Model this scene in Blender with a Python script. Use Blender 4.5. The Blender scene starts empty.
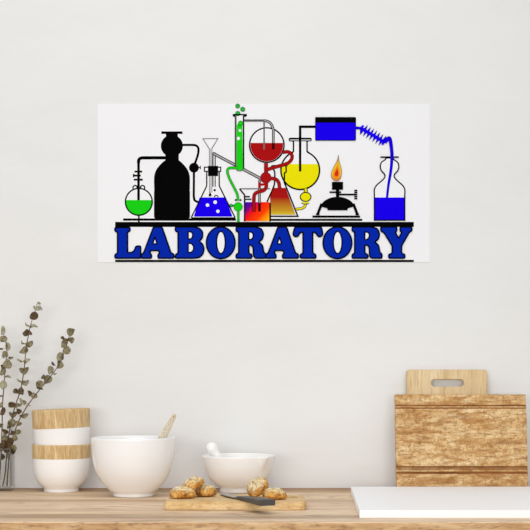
import bpy, bmesh, math, random
from mathutils import Vector, Matrix, noise
from mathutils.geometry import tessellate_polygon

# ------------------------------------------------------------------ camera, sky, lights, exposure
scene = bpy.context.scene
COL = scene.collection
TOP = 0.90                     # height of the worktop
CAMH = 0.2766                  # camera above the worktop
F = 1200.0                     # focal length for a 530 wide frame
HOR = 383.0                    # height of the horizon in the frame
WALL = 3.161                   # distance of the back wall

cd = bpy.data.cameras.new('camera')
cam = bpy.data.objects.new('camera', cd); COL.objects.link(cam)
cam.location = (0, 0, TOP + CAMH)
cam.rotation_euler = (math.pi / 2, 0, 0)
cd.sensor_fit = 'HORIZONTAL'; cd.sensor_width = 36.0
cd.lens = 36.0 * F / 530.0
cd.shift_y = (HOR - 265.0) / 530.0
cd.clip_start = 0.05
scene.camera = cam

w = bpy.data.worlds.new('world'); scene.world = w; w.use_nodes = True
wb = w.node_tree.nodes['Background']
wt = w.node_tree
wc = wt.nodes.new('ShaderNodeTexCoord'); wx = wt.nodes.new('ShaderNodeSeparateXYZ'); wr = wt.nodes.new('ShaderNodeValToRGB'); wm = wt.nodes.new('ShaderNodeMapRange')
wt.links.new(wc.outputs['Generated'], wx.inputs[0]); wt.links.new(wx.outputs[2], wm.inputs[0])
wm.inputs[1].default_value = -0.25; wm.inputs[2].default_value = 0.35
wt.links.new(wm.outputs[0], wr.inputs[0]); wt.links.new(wr.outputs[0], wb.inputs[0])
wr.color_ramp.elements[0].color = (0.34, 0.33, 0.315, 1)      # the room's floor
wr.color_ramp.elements[1].color = (0.97, 0.985, 1.0, 1)       # its pale walls and ceiling
wb.inputs[1].default_value = 0.52

def area(name, loc, target, sx, sy, power, col):
    l = bpy.data.lights.new(name, 'AREA'); l.shape = 'RECTANGLE'; l.size = sx; l.size_y = sy
    l.energy = power; l.color = col
    o = bpy.data.objects.new(name, l); COL.objects.link(o); o.location = loc
    d = Vector(target) - Vector(loc)
    o.rotation_euler = d.to_track_quat('-Z', 'Y').to_euler()
    return o
area('window_daylight', (-0.30, -0.9, 1.32), (0.1, 3.1, 1.0), 4.0, 1.0, 68, (1.0, 0.992, 0.985))
area('ceiling_daylight', (-0.15, 1.45, 3.1), (-0.05, 2.1, 0.9), 3.0, 1.5, 29, (1.0, 0.992, 0.985))

scene.view_settings.view_transform = 'Standard'
scene.view_settings.look = 'None'
scene.view_settings.gamma = 1.0
scene.view_settings.use_curve_mapping = False
scene.view_settings.exposure = 0.0

# ------------------------------------------------------------------ helpers
def lin(c):
    out = []
    for v in c[:3]:
        v = v / 255.0
        out.append(v / 12.92 if v <= 0.04045 else ((v + 0.055) / 1.055) ** 2.4)
    return (*out, 1.0)

def base_mat(name, rgb, rough=0.6, spec=0.5, coat=0.0):
    m = bpy.data.materials.new(name); m.use_nodes = True
    b = m.node_tree.nodes['Principled BSDF']
    b.inputs['Base Color'].default_value = lin(rgb)
    b.inputs['Roughness'].default_value = rough
    b.inputs['Specular IOR Level'].default_value = spec
    b.inputs['Coat Weight'].default_value = coat
    return m

def N(m, t, **kw):
    n = m.node_tree.nodes.new(t)
    for k, v in kw.items(): setattr(n, k, v)
    return n
def L(m, a, b): m.node_tree.links.new(a, b)

def coords(m, scale=(1, 1, 1), rot=(0, 0, 0), loc=(0, 0, 0)):
    tc = N(m, 'ShaderNodeTexCoord'); mp = N(m, 'ShaderNodeMapping')
    L(m, tc.outputs['Object'], mp.inputs['Vector'])
    mp.inputs['Scale'].default_value = scale; mp.inputs['Rotation'].default_value = rot
    mp.inputs['Location'].default_value = loc
    return mp.outputs['Vector']

def noise_tex(m, vec, scale=5, detail=4, rough=0.55, dist=0.0):
    n = N(m, 'ShaderNodeTexNoise'); L(m, vec, n.inputs['Vector'])
    n.inputs['Scale'].default_value = scale; n.inputs['Detail'].default_value = detail
    n.inputs['Roughness'].default_value = rough; n.inputs['Distortion'].default_value = dist
    return n.outputs['Fac']

def ramp(m, fac, stops):
    r = N(m, 'ShaderNodeValToRGB'); L(m, fac, r.inputs['Fac'])
    e = r.color_ramp.elements
    while len(e) < len(stops): e.new(0.5)
    for el, (p, c) in zip(e, stops):
        el.position = p; el.color = lin(c)
    return r.outputs['Color']

def mix(m, fac, a, b, mode='MIX'):
    x = N(m, 'ShaderNodeMix', data_type='RGBA', blend_type=mode)
    if hasattr(fac, 'links'): L(m, fac, x.inputs[0])
    else: x.inputs[0].default_value = fac
    for s, v in ((6, a), (7, b)):
        if hasattr(v, 'links'): L(m, v, x.inputs[s])
        else: x.inputs[s].default_value = lin(v)
    return x.outputs[2]

def mrange(m, v, a, b, c=0.0, d=1.0):
    n = N(m, 'ShaderNodeMapRange'); L(m, v, n.inputs[0])
    for i, x in enumerate((a, b, c, d)): n.inputs[i + 1].default_value = x
    return n.outputs[0]

def veins(m, vec, freq, width, detail=3, dist=0.6):
    """thin contour lines of a noise field, as growth rings cut lengthways"""
    n = noise_tex(m, vec, 1, detail, 0.5, dist)
    a_ = N(m, 'ShaderNodeMath', operation='MULTIPLY'); L(m, n, a_.inputs[0]); a_.inputs[1].default_value = freq
    b_ = N(m, 'ShaderNodeMath', operation='FRACT'); L(m, a_.outputs[0], b_.inputs[0])
    return mrange(m, b_.outputs[0], 0, width, 1, 0)

def bump(m, h, strength=0.3, dist=0.002):
    b = N(m, 'ShaderNodeBump'); L(m, h, b.inputs['Height'])
    b.inputs['Strength'].default_value = strength; b.inputs['Distance'].default_value = dist
    L(m, b.outputs[0], m.node_tree.nodes['Principled BSDF'].inputs['Normal'])

def setcol(m, c): L(m, c, m.node_tree.nodes['Principled BSDF'].inputs['Base Color'])

def wood(name, stops, scale, fine, rough=0.6, streak=(90, 60, 35), streak_lo=0.62, streak_hi=0.8, bstr=0.25, loc=(0, 0, 0)):
    """scale stretches the broad figure, fine the thin grain"""
    m = base_mat(name, (200, 170, 130), rough, 0.3)
    a = noise_tex(m, coords(m, scale, loc=loc), 1, 5, 0.6, 0.6)
    f = noise_tex(m, coords(m, fine, loc=loc), 1, 3, 0.6, 0.2)
    c = ramp(m, a, stops)
    c2 = mix(m, mrange(m, f, streak_lo, streak_hi, 0, 0.75), c, streak)
    c2 = mix(m, mrange(m, veins(m, coords(m, [v * 0.5 for v in scale], loc=loc), 9, 0.3), 0, 1, 0, 0.28), c2, streak)
    setcol(m, c2); bump(m, f, bstr, 0.001)
    return m

def link(name, me, parent=None, mats=(), smooth=False):
    o = bpy.data.objects.new(name, me); COL.objects.link(o)
    for mt in mats: me.materials.append(mt)
    if parent is not None: o.parent = parent
    if smooth:
        for p in me.polygons: p.use_smooth = True
    return o

def obj(name, bm, mats, parent=None, smooth=False):
    me = bpy.data.meshes.new(name)
    bmesh.ops.recalc_face_normals(bm, faces=bm.faces)
    bm.to_mesh(me); bm.free()
    if not isinstance(mats, (list, tuple)): mats = [mats]
    return link(name, me, parent, mats, smooth)

def tag(o, label=None, cat=None, group=None, kind=None):
    if label: o['label'] = label
    if cat: o['category'] = cat
    if group: o['group'] = group
    if kind: o['kind'] = kind
    return o

def thing(name, loc, label, cat, rot=(0, 0, 0), group=None):
    o = bpy.data.objects.new(name, None); COL.objects.link(o)
    o.empty_display_size = 0.05
    o.location = loc; o.rotation_euler = rot
    return tag(o, label, cat, group)

def bevel_all(bm, w, seg=2):
    bmesh.ops.bevel(bm, geom=list(bm.edges), offset=w, segments=seg, affect='EDGES', profile=0.6)

def box_bm(x0, x1, y0, y1, z0, z1, bev=0, seg=2):
    bm = bmesh.new(); bmesh.ops.create_cube(bm, size=1)
    for v in bm.verts:
        v.co = Vector(((x0 + x1) / 2 + v.co.x * (x1 - x0), (y0 + y1) / 2 + v.co.y * (y1 - y0), (z0 + z1) / 2 + v.co.z * (z1 - z0)))
    if bev: bevel_all(bm, bev, seg)
    return bm

def lathe_bm(prof, seg=72, deform=None):
    bm = bmesh.new(); rings = []
    for r, z in prof:
        if r < 1e-6: rings.append([bm.verts.new((0, 0, z))])
        else: rings.append([bm.verts.new((r * math.cos(2 * math.pi * i / seg), r * math.sin(2 * math.pi * i / seg), z)) for i in range(seg)])
    for a, b in zip(rings, rings[1:]):
        for i in range(seg):
            j = (i + 1) % seg
            if len(a) == 1 and len(b) == 1: continue
            if len(a) == 1: bm.faces.new((a[0], b[j], b[i]))
            elif len(b) == 1: bm.faces.new((a[i], a[j], b[0]))
            else: bm.faces.new((a[i], a[j], b[j], b[i]))
    if deform:
        for v in bm.verts: v.co = deform(v.co)
    return bm

def spline(pts, n=6):
    """Catmull-Rom through points of any dimension"""
    P = [pts[0]] + list(pts) + [pts[-1]]; out = []
    for i in range(1, len(P) - 2):
        for k in range(n):
            t = k / n
            out.append(tuple(0.5 * (2 * b + (c - a) * t + (2 * a - 5 * b + 4 * c - d) * t * t + (3 * b - a - 3 * c + d) * t ** 3)
                             for a, b, c, d in zip(P[i - 1], P[i], P[i + 1], P[i + 2])))
    out.append(tuple(pts[-1])); return out

def tube_bm(pts, radii, seg=10, bm=None, flat=1.0):
    own = bm is None
    if own: bm = bmesh.new()
    prev = None; n = len(pts)
    pts = [Vector(p) for p in pts]
    rings = []; up = Vector((0.1, 0.3, 0.95)).normalized()
    for i, p in enumerate(pts):
        t = (pts[min(i + 1, n - 1)] - pts[max(i - 1, 0)]).normalized()
        u = t.cross(up)
        if u.length < 1e-3: u = t.cross(Vector((1, 0, 0)))
        u.normalize(); v = t.cross(u).normalized()
        r = radii[i] if isinstance(radii, (list, tuple)) else radii
        rings.append([bm.verts.new(p + u * r * math.cos(2 * math.pi * k / seg) + v * r * flat * math.sin(2 * math.pi * k / seg)) for k in range(seg)])
    for a, b in zip(rings, rings[1:]):
        for k in range(seg):
            bm.faces.new((a[k], a[(k + 1) % seg], b[(k + 1) % seg], b[k]))
    bm.faces.new(rings[0]); bm.faces.new(rings[-1])
    return bm

def depth_of(py, h=0.0): return (CAMH - h) * F / (py - HOR)      # distance of a point at height h over the worktop
def X(px, Y): return (px - 265.0) / F * Y
def Hh(py, Y): return CAMH - (py - HOR) / F * Y                   # height over the worktop

# ------------------------------------------------------------------ materials
m_wall = base_mat('plaster', (226, 224, 220), 0.85, 0.2)
v1 = noise_tex(m_wall, coords(m_wall, (3, 3, 7)), 1, 5, 0.6, 0.4)
setcol(m_wall, ramp(m_wall, v1, [(0.3, (229, 229, 227)), (0.7, (233, 233, 232))]))
bump(m_wall, noise_tex(m_wall, coords(m_wall, (14, 14, 50)), 1, 6, 0.6, 0.3), 0.22, 0.003)

m_top = base_mat('washed_oak', (205, 180, 150), 0.55, 0.35)
a = noise_tex(m_top, coords(m_top, (1.6, 26, 26), loc=(3.1, 0, 0)), 1, 5, 0.6, 0.7)
f = noise_tex(m_top, coords(m_top, (7, 190, 190)), 1, 4, 0.6, 0.3)
k = noise_tex(m_top, coords(m_top, (2.2, 13, 13), loc=(0.4, 0.7, 0)), 1, 2, 0.5, 0.8)
c = ramp(m_top, a, [(0.28, (190, 158, 120)), (0.44, (224, 200, 170)), (0.6, (238, 219, 193)), (0.75, (212, 184, 150))])
tcw = N(m_top, 'ShaderNodeTexCoord'); sw = N(m_top, 'ShaderNodeSeparateXYZ'); L(m_top, tcw.outputs['Object'], sw.inputs[0])
wv = N(m_top, 'ShaderNodeMath', operation='MULTIPLY_ADD'); L(m_top, noise_tex(m_top, coords(m_top, (1.3, 5, 5)), 1, 3), wv.inputs[0]); wv.inputs[1].default_value = 0.10; L(m_top, sw.outputs[1], wv.inputs[2])
pk = ramp(m_top, mrange(m_top, wv.outputs[0], 2.43, 3.21), [(0.0, (255, 250, 244)), (0.075, (250, 244, 236)), (0.115, (196, 186, 176)), (0.16, (208, 198, 186)), (0.20, (255, 250, 244)), (0.50, (250, 244, 238)), (0.56, (214, 200, 184)), (0.62, (250, 244, 236)), (0.80, (250, 244, 236)), (0.90, (200, 176, 150)), (1.0, (176, 148, 122))])
c = mix(m_top, 1.0, c, pk, 'MULTIPLY')
c = mix(m_top, mrange(m_top, f, 0.5, 0.72, 0, 0.5), c, (178, 142, 104))
c = mix(m_top, mrange(m_top, k, 0.66, 0.78, 0, 0.7), c, (130, 92, 60))
c = mix(m_top, mrange(m_top, veins(m_top, coords(m_top, (1.4, 9, 9), loc=(2, 1, 0)), 16, 0.35), 0, 1, 0, 0.55), c, (144, 108, 76))
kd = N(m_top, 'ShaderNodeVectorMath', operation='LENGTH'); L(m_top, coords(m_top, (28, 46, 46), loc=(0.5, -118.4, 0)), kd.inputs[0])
c = mix(m_top, mrange(m_top, kd.outputs['Value'], 0.25, 1.0, 0.75, 0), c, (104, 72, 44))      # a dark oval spot below the knife handle, fading outwards
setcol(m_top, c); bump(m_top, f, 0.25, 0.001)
m_front = wood('oak_edge', [(0.3, (172, 124, 80)), (0.48, (208, 164, 114)), (0.68, (232, 196, 150))], (7, 30, 46), (40, 120, 150), 0.6, (120, 82, 50), 0.52, 0.75)

m_white = base_mat('white_glaze', (246, 246, 246), 0.14, 0.5)
m_mortar = base_mat('white_porcelain', (244, 243, 241), 0.28, 0.5)
m_slab = base_mat('white_slab', (246, 246, 247), 0.5, 0.4)
m_band = wood('bowl_wood', [(0.3, (192, 158, 108)), (0.5, (214, 184, 134)), (0.7, (232, 208, 164))], (90, 90, 16), (420, 420, 30), 0.6, (172, 136, 90), 0.5, 0.68)
m_pale = wood('pale_beech', [(0.3, (206, 176, 128)), (0.5, (224, 198, 154)), (0.7, (234, 212, 174))], (22, 22, 5), (190, 190, 16), 0.6, (180, 146, 98), 0.52, 0.72)
m_board = wood('serving_board_wood', [(0.3, (198, 160, 104)), (0.5, (220, 188, 134)), (0.7, (232, 206, 160))], (14, 60, 60), (60, 240, 240), 0.6, (170, 124, 70), 0.5, 0.75)
m_spoon = wood('spoon_wood', [(0.3, (218, 202, 176)), (0.7, (238, 226, 206))], (60, 60, 60), (300, 300, 60), 0.7, (160, 138, 108), 0.5, 0.8)

m_old = base_mat('weathered_board', (190, 140, 80), 0.7, 0.25)
a = noise_tex(m_old, coords(m_old, (10, 20, 32), loc=(1.7, 0, 0.4)), 1, 6, 0.65, 1.2)
b2 = noise_tex(m_old, coords(m_old, (26, 60, 70)), 1, 5, 0.7, 0.5)
f = noise_tex(m_old, coords(m_old, (30, 150, 210)), 1, 4, 0.7, 0.8)
c = ramp(m_old, a, [(0.3, (172, 122, 68)), (0.45, (208, 166, 108)), (0.58, (232, 202, 152)), (0.75, (214, 174, 118))])
c = mix(m_old, mrange(m_old, b2, 0.48, 0.64, 0, 0.75), c, (166, 114, 60))
c = mix(m_old, mrange(m_old, b2, 0.3, 0.46, 0.55, 0), c, (244, 222, 180))
c = mix(m_old, mrange(m_old, veins(m_old, coords(m_old, (3.5, 10, 24), loc=(0.3, 0, 2)), 9, 0.25, 4, 0.5), 0, 1, 0, 0.6), c, (138, 90, 48))
b3 = noise_tex(m_old, coords(m_old, (160, 60, 110), loc=(3, 1, 2)), 1, 4, 0.7, 0.6)
c = mix(m_old, mrange(m_old, b3, 0.5, 0.66, 0, 0.7), c, (146, 98, 52))
c = mix(m_old, mrange(m_old, f, 0.52, 0.72, 0, 0.6), c, (132, 86, 44))
setcol(m_old, c); bump(m_old, b2, 0.6, 0.002)
m_groove = base_mat('dark_stained_groove', (142, 88, 46), 0.75, 0.2)
setcol(m_groove, ramp(m_groove, noise_tex(m_groove, coords(m_groove, (20, 60, 60)), 1, 4), [(0.3, (118, 70, 34)), (0.7, (176, 118, 66))]))

m_crust = base_mat('bread_crust', (205, 150, 80), 0.75, 0.2)
tc = N(m_crust, 'ShaderNodeTexCoord'); sx = N(m_crust, 'ShaderNodeSeparateXYZ'); L(m_crust, tc.outputs['Object'], sx.inputs[0])
n1 = noise_tex(m_crust, coords(m_crust, (95, 95, 95)), 1, 5, 0.65, 0.5)
mm = N(m_crust, 'ShaderNodeMath', operation='MULTIPLY_ADD'); L(m_crust, n1, mm.inputs[0]); mm.inputs[1].default_value = 0.040; L(m_crust, sx.outputs[2], mm.inputs[2])
fl = mrange(m_crust, mm.outputs[0], 0.0255, 0.034, 0, 0.85)
n2 = noise_tex(m_crust, coords(m_crust, (90, 90, 90), loc=(5, 2, 1)), 1, 4, 0.6)
cr = ramp(m_crust, n2, [(0.35, (150, 92, 32)), (0.5, (206, 148, 70)), (0.66, (236, 196, 122))])
c = mix(m_crust, fl, cr, (232, 218, 180))
n3 = noise_tex(m_crust, coords(m_crust, (260, 260, 260)), 1, 2, 0.5)
sp = mrange(m_crust, n3, 0.56, 0.64, 0, 0.8)
spf = N(m_crust, 'ShaderNodeMath', operation='MULTIPLY'); L(m_crust, sp, spf.inputs[0]); L(m_crust, fl, spf.inputs[1])
c = mix(m_crust, spf.outputs[0], c, (96, 88, 44))
c = mix(m_crust, mrange(m_crust, noise_tex(m_crust, coords(m_crust, (150, 150, 150), loc=(9, 3, 3)), 1, 3, 0.5), 0.56, 0.66, 0, 0.55), c, (130, 86, 38))
setcol(m_crust, c); bump(m_crust, n1, 0.9, 0.004)

m_handle = base_mat('dark_grey_handle', (74, 72, 70), 0.5, 0.4)
m_steel = base_mat('brushed_steel', (150, 148, 146), 0.3); m_steel.node_tree.nodes['Principled BSDF'].inputs['Metallic'].default_value = 1.0

m_glass = bpy.data.materials.new('clear_glass'); m_glass.use_nodes = True; m_glass.node_tree.nodes.clear()
go = N(m_glass, 'ShaderNodeOutputMaterial'); gm = N(m_glass, 'ShaderNodeMixShader'); gt = N(m_glass, 'ShaderNodeBsdfTransparent')
gg = N(m_glass, 'ShaderNodeBsdfGlossy'); gf = N(m_glass, 'ShaderNodeFresnel'); gf.inputs[0].default_value = 1.42
gt.inputs[0].default_value = (0.985, 0.99, 0.987, 1); gg.inputs['Roughness'].default_value = 0.02
L(m_glass, gf.outputs[0], gm.inputs[0]); L(m_glass, gt.outputs[0], gm.inputs[1]); L(m_glass, gg.outputs[0], gm.inputs[2]); L(m_glass, gm.outputs[0], go.inputs[0])
m_gedge = base_mat('glass_edge', (150, 158, 152), 0.15)
m_gedge.node_tree.nodes['Principled BSDF'].inputs['Alpha'].default_value = 0.55
def leafmat(name, c1, c2):
    m = base_mat(name, c1, 0.7, 0.25)
    setcol(m, ramp(m, noise_tex(m, coords(m, (130, 130, 130)), 1, 3), [(0.35, c1), (0.65, c2)])); return m
m_leaf = [leafmat('leaf_sage', (140, 138, 112), (178, 172, 146)), leafmat('leaf_olive', (104, 96, 68), (160, 150, 120)),
          leafmat('leaf_brown', (66, 50, 34), (112, 92, 62))]
m_stem = base_mat('branch_bark', (104, 82, 60), 0.8, 0.2)

# ------------------------------------------------------------------ structure
tag(obj('wall_back', box_bm(-2.6, 2.6, WALL, WALL + 0.12, 0.0, 3.0), m_wall), kind='structure')

# worktop: a cross-section with plank grooves and an eased front edge, drawn out along x
YF = 2.388
def worktop():
    prof = [(WALL, 0), ]
    for g in (2.849, 2.514):
        prof += [(g + 0.0022, 0), (g + 0.0010, -0.0016), (g - 0.0010, -0.0016), (g - 0.0022, 0)]
    prof += [(YF + 0.006, 0), (YF + 0.002, -0.0004), (YF + 0.0005, -0.0016), (YF, -0.004), (YF, -0.045), (YF + 0.004, -0.05), (WALL, -0.05)]
    bm = bmesh.new(); n = 40; x0, x1 = -1.7, 1.7
    rows = [[bm.verts.new((x0 + (x1 - x0) * i / n, y, z)) for (y, z) in prof] for i in range(n + 1)]
    for a_, b_ in zip(rows, rows[1:]):
        for j in range(len(prof)):
            k_ = (j + 1) % len(prof)
            fc = bm.faces.new((a_[j], a_[k_], b_[k_], b_[j]))
            if j in (11, 12, 13): fc.material_index = 1
    bm.faces.new(rows[0]); bm.faces.new(rows[-1][::-1])
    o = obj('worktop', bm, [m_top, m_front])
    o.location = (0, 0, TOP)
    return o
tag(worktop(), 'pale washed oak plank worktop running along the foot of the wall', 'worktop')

# ------------------------------------------------------------------ poster
U = WALL / F                         # one poster unit in metres
PX, PZ = 263.6, 262.4                # poster origin (bottom centre) in its own drawing units
poster = thing('poster', (X(PX, WALL), WALL - 0.0002, TOP + Hh(PZ, WALL)),
               'wide white poster with drawn glassware over big blue LABORATORY lettering on the wall', 'poster')
m_paper = base_mat('poster_paper', (240, 240, 242), 0.9, 0.0)
def ink(name, rgb): return base_mat('ink_' + name, rgb, 0.9, 0.0)
INK = {'black': ink('black', (8, 8, 8)), 'grey': ink('grey', (110, 110, 110)), 'blue': ink('blue', (26, 2, 236)), 'letter': ink('letter_blue', (8, 40, 168)),
       'green': ink('green', (28, 206, 24)), 'dgreen': ink('dark_green', (8, 52, 16)), 'bubble': ink('bubble_green', (40, 176, 62)),
       'red': ink('red', (168, 20, 22)), 'dred': ink('dark_red', (70, 8, 10)), 'yellow': ink('yellow', (233, 223, 14)), 'dblue': ink('dark_blue', (10, 4, 70)),
       'lgrey': ink('light_grey', (178, 178, 178)), 'paper': m_paper}
def grad(name, stops, dirx, dirz, p0, p1):
    """printed colour gradient across the sheet, along a direction in drawing units"""
    m = base_mat('ink_' + name, (200, 0, 0), 0.9, 0.0)
    t = N(m, 'ShaderNodeTexCoord'); s = N(m, 'ShaderNodeVectorMath', operation='DOT_PRODUCT')
    L(m, t.outputs['Object'], s.inputs[0]); s.inputs[1].default_value = (dirx, 0, dirz)
    def val(p): return (p[0] - PX) * U * dirx + (PZ - p[1]) * U * dirz
    setcol(m, ramp(m, mrange(m, s.outputs['Value'], val(p0), val(p1)), stops)); return m
INK['beaker'] = grad('beaker_gradient', [(0.0, (40, 10, 190)), (0.2, (110, 10, 130)), (0.38, (240, 20, 20)), (0.68, (252, 66, 6)), (1.0, (255, 190, 20))], 0.7, -0.7, (246, 202), (269, 221))
INK['conical'] = grad('flask_gradient', [(0.0, (166, 20, 22)), (0.35, (166, 24, 22)), (0.85, (196, 150, 40)), (1.0, (214, 190, 50))], 0, -1.0, (280, 188), (280, 215))
INK['flame'] = grad('flame_gradient', [(0.0, (190, 96, 60)), (0.35, (232, 190, 40)), (0.7, (236, 190, 50)), (1.0, (226, 110, 36))], 0, -1.0, (338, 155), (338, 181))
INK['flamein'] = ink('flame_orange', (240, 140, 30)); INK['flamecore'] = ink('flame_red', (206, 50, 30))

ORDER = [0]
class Draw:
    def __init__(s, name, label=None):
        s.name, s.label, s.bm, s.mats = name, label, bmesh.new(), []
    def co(s, p, d): return ((p[0] - PX) * U, -d, (PZ - p[1]) * U)
    def layer(s, col):
        ORDER[0] += 1
        if col not in s.mats: s.mats.append(col)
        return 0.0012 + ORDER[0] * 1.2e-5, s.mats.index(col)
    def fill(s, pts, col):
        d, mi = s.layer(col)
        vs = [s.bm.verts.new(s.co(p, d)) for p in pts]
        for t3 in tessellate_polygon([[v.co for v in vs]]):
            fc = s.bm.faces.new([vs[q_] for q_ in t3]); fc.material_index = mi
    def rect(s, x0, y0, x1, y1, col): s.fill([(x0, y0), (x1, y0), (x1, y1), (x0, y1)], col)
    def stroke(s, pts, wd, col, closed=False):
        d, mi = s.layer(col); n = len(pts); Lf, Rt = [], []
        for i in range(n):
            p = Vector(pts[i])
            a_ = Vector(pts[i - 1]) if (i > 0 or closed) else None
            b_ = Vector(pts[(i + 1) % n]) if (i < n - 1 or closed) else None
            d1 = (p - a_).normalized() if a_ is not None else (b_ - p).normalized()
            d2 = (b_ - p).normalized() if b_ is not None else d1
            t = d1 + d2
            t = t.normalized() if t.length > 1e-4 else d1
            nrm = Vector((-t.y, t.x)); k_ = 1.0 / max(0.55, abs(nrm.dot(Vector((-d1.y, d1.x)))))
            wi = (wd[i] if isinstance(wd, (list, tuple)) else wd * ((1.45 if wd < 1.25 else 1.12) if col == 'black' else 1.0)) / 2
            Lf.append(s.bm.verts.new(s.co(p + nrm * wi * k_, d))); Rt.append(s.bm.verts.new(s.co(p - nrm * wi * k_, d)))
        for i in range(n if closed else n - 1):
            j = (i + 1) % n
            fc = s.bm.faces.new((Lf[i], Lf[j], Rt[j], Rt[i])); fc.material_index = mi
    def ell(s, cx, cy, rx, ry=None, n=40):
        ry = ry or rx
        return [(cx + rx * math.cos(2 * math.pi * i / n), cy + ry * math.sin(2 * math.pi * i / n)) for i in range(n)]
    def disc(s, cx, cy, r, col, ry=None): s.fill(s.ell(cx, cy, r, ry), col)
    def ring(s, cx, cy, r, wd, col, ry=None): s.stroke(s.ell(cx, cy, r, ry), wd, col, True)
    def cap(s, cx, cy, r, level, col, n=40):
        """the part of a disc below a level line"""
        a0 = math.asin(max(-1, min(1, (level - cy) / r)))
        s.fill([(cx + r * math.cos(a0 + (math.pi - 2 * a0) * i / n), cy + r * math.sin(a0 + (math.pi - 2 * a0) * i / n)) for i in range(n + 1)], col)
    def pipe(s, pts, wd, col, edge=None, ew=0.5, n=5):
        q = spline(pts, n)
        if edge: s.stroke(q, wd + 2 * ew, edge)
        s.stroke(q, wd, col)
    def done(s):
        me = bpy.data.meshes.new(s.name); s.bm.to_mesh(me); s.bm.free()
        o = link(s.name, me, poster, [INK[c_] for c_ in s.mats])
        if s.label: o['label'] = s.label
        return o

def rounded(pts, r, n=3):
    out = []; m_ = len(pts)
    for i in range(m_):
        p = Vector(pts[i]); a_ = Vector(pts[i - 1]); b_ = Vector(pts[(i + 1) % m_])
        ra = min(r, (a_ - p).length * 0.45); rb = min(r, (b_ - p).length * 0.45)
        s0 = p + (a_ - p).normalized() * ra; s1 = p + (b_ - p).normalized() * rb
        for k_ in range(n + 1):
            t = k_ / n
            q = s0 * (1 - t) ** 2 + p * 2 * t * (1 - t) + s1 * t * t
            out.append((q.x, q.y))
    return out

obj('sheet', box_bm((97.6 - PX) * U, (429.7 - PX) * U, -0.0011, 0, 0, (PZ - 104.2) * U), m_paper, poster)['label'] = 'plain white paper sheet'

# bench bars
d = Draw('drawn_bench', 'thick black bench line with thinner black shelves above')
d.rect(115.2, 222.0, 413.8, 227.0, 'black'); d.rect(115.2, 259.9, 413.8, 262.2, 'black')
d.rect(123.2, 218.5, 236.0, 220.8, 'black'); d.rect(271.0, 218.9, 362.3, 221.0, 'black')
d.done()

# green round flask
d = Draw('drawn_round_flask', 'small round flask half full of green')
d.stroke([(138.9, 215.2), (138.9, 222.2)], 1.5, 'black')
for s in (-1, 1):
    d.stroke(spline([(138.9 + s * 1.5, 189), (138.9 + s * 2.2, 186.2), (138.9 + s * 4.2, 185.6), (138.9 + s * 5.8, 187.2), (138.9 + s * 5.6, 189.6)], 4), 0.9, 'black')
d.disc(138.9, 201.9, 13.4, 'paper'); d.cap(138.9, 201.9, 13.2, 200.1, 'green'); d.ring(138.9, 201.9, 13.4, 1.0, 'black')
d.stroke([(138.6, 200.3), (138.6, 163)], 2.3, 'black')
d.stroke(spline([(138.6, 163.2), (138.8, 160.5), (140.2, 158.5), (143, 157.9)], 5) + [(166, 157.9)], 2.9, 'black')
for x0, x1, y in ((134.5, 142.2, 171.7), (133.6, 140.8, 175.7), (133.9, 142.8, 179.8)): d.stroke([(x0, y), (x1, y)], 1.7, 'black')
d.stroke([(133.6, 173.9), (133.6, 177.4)], 0.9, 'black')
d.done()

# black bottle
d = Draw('drawn_bottle', 'solid black bottle with round bulb neck')
d.rect(161.4, 131.5, 182.5, 134.0, 'black'); d.rect(166.0, 133.5, 177.8, 138, 'black'); d.disc(171.9, 146, 11.0, 'black')
d.rect(165.4, 152, 178.8, 162, 'black')
body = [(165.4, 159.5)] + spline([(165.4, 160.2), (160.8, 164.2), (156.6, 169.5), (154.4, 175.5), (154.1, 182)], 4) + rounded([(154.1, 190), (154.1, 218.6), (190, 218.6), (190, 190)], 2)[2:-2] + \
       spline([(190, 182), (189.6, 175.5), (187.4, 169.5), (183.2, 164.2), (178.8, 160.2)], 4) + [(178.8, 159.5)]
d.fill(body, 'black')
d.stroke(spline([(182, 145.1), (193, 145.1), (196.6, 146), (198.4, 148.6), (198.2, 153.5), (196.8, 158.5), (195.0, 163.5)], 5), 2.0, 'black')
d.disc(194.0, 167.8, 4.9, 'black'); d.stroke([(200.3, 166), (200.3, 169.4)], 0.7, 'black'); d.stroke([(198, 167.7), (200.3, 167.7)], 0.7, 'black')
d.stroke(spline([(194, 172), (193.9, 185), (193.9, 197), (195.2, 200.8), (199.0, 202.3)], 5), 2.0, 'black')
d.done()

# blue conical flask with funnel
d = Draw('drawn_conical_flask', 'conical flask of blue liquid with funnel and black stopper')
fl_ = rounded([(206.8, 171.3), (206.8, 186), (191.2, 218.0), (235.2, 218.0), (219.2, 186), (219.2, 171.3)], 1.4)
d.fill(fl_, 'paper'); d.fill(rounded([(199.6, 197.5), (225.6, 197.5), (232.6, 216.8), (193.8, 216.8)], 0.8), 'blue')
d.stroke(fl_, 0.9, 'black', True)
for x in (209.4, 211.9): d.stroke([(x, 148.5), (x, 192.6)], 0.7, 'grey')
d.stroke([(210.6, 148.5), (210.6, 192.6)], 0.8, 'lgrey')
d.stroke([(209.0, 148.5), (202.9, 138.8), (217.9, 138.8), (212.0, 148.5)], 0.9, 'grey')
for x in (213.0, 215.2): d.stroke([(x, 152.6), (x, 186.8)], 0.7, 'black')
for dy in (0, 2.2): d.stroke([(213.4, 152.5 + dy), (260.2, 177.3 + dy)], 0.8, 'black')
d.stroke([(213.4, 153.6), (260.2, 178.4)], 1.3, 'lgrey')
d.rect(204.5, 167.3, 208.6, 171.5, 'paper'); d.rect(217.6, 167.3, 220.7, 171.5, 'paper')
d.stroke([(204.5, 167.3), (208.6, 167.3), (208.6, 171.5), (204.5, 171.5)], 0.8, 'black', True)
d.stroke([(217.6, 167.3), (220.7, 167.3), (220.7, 171.5), (217.6, 171.5)], 0.8, 'black', True)
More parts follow.
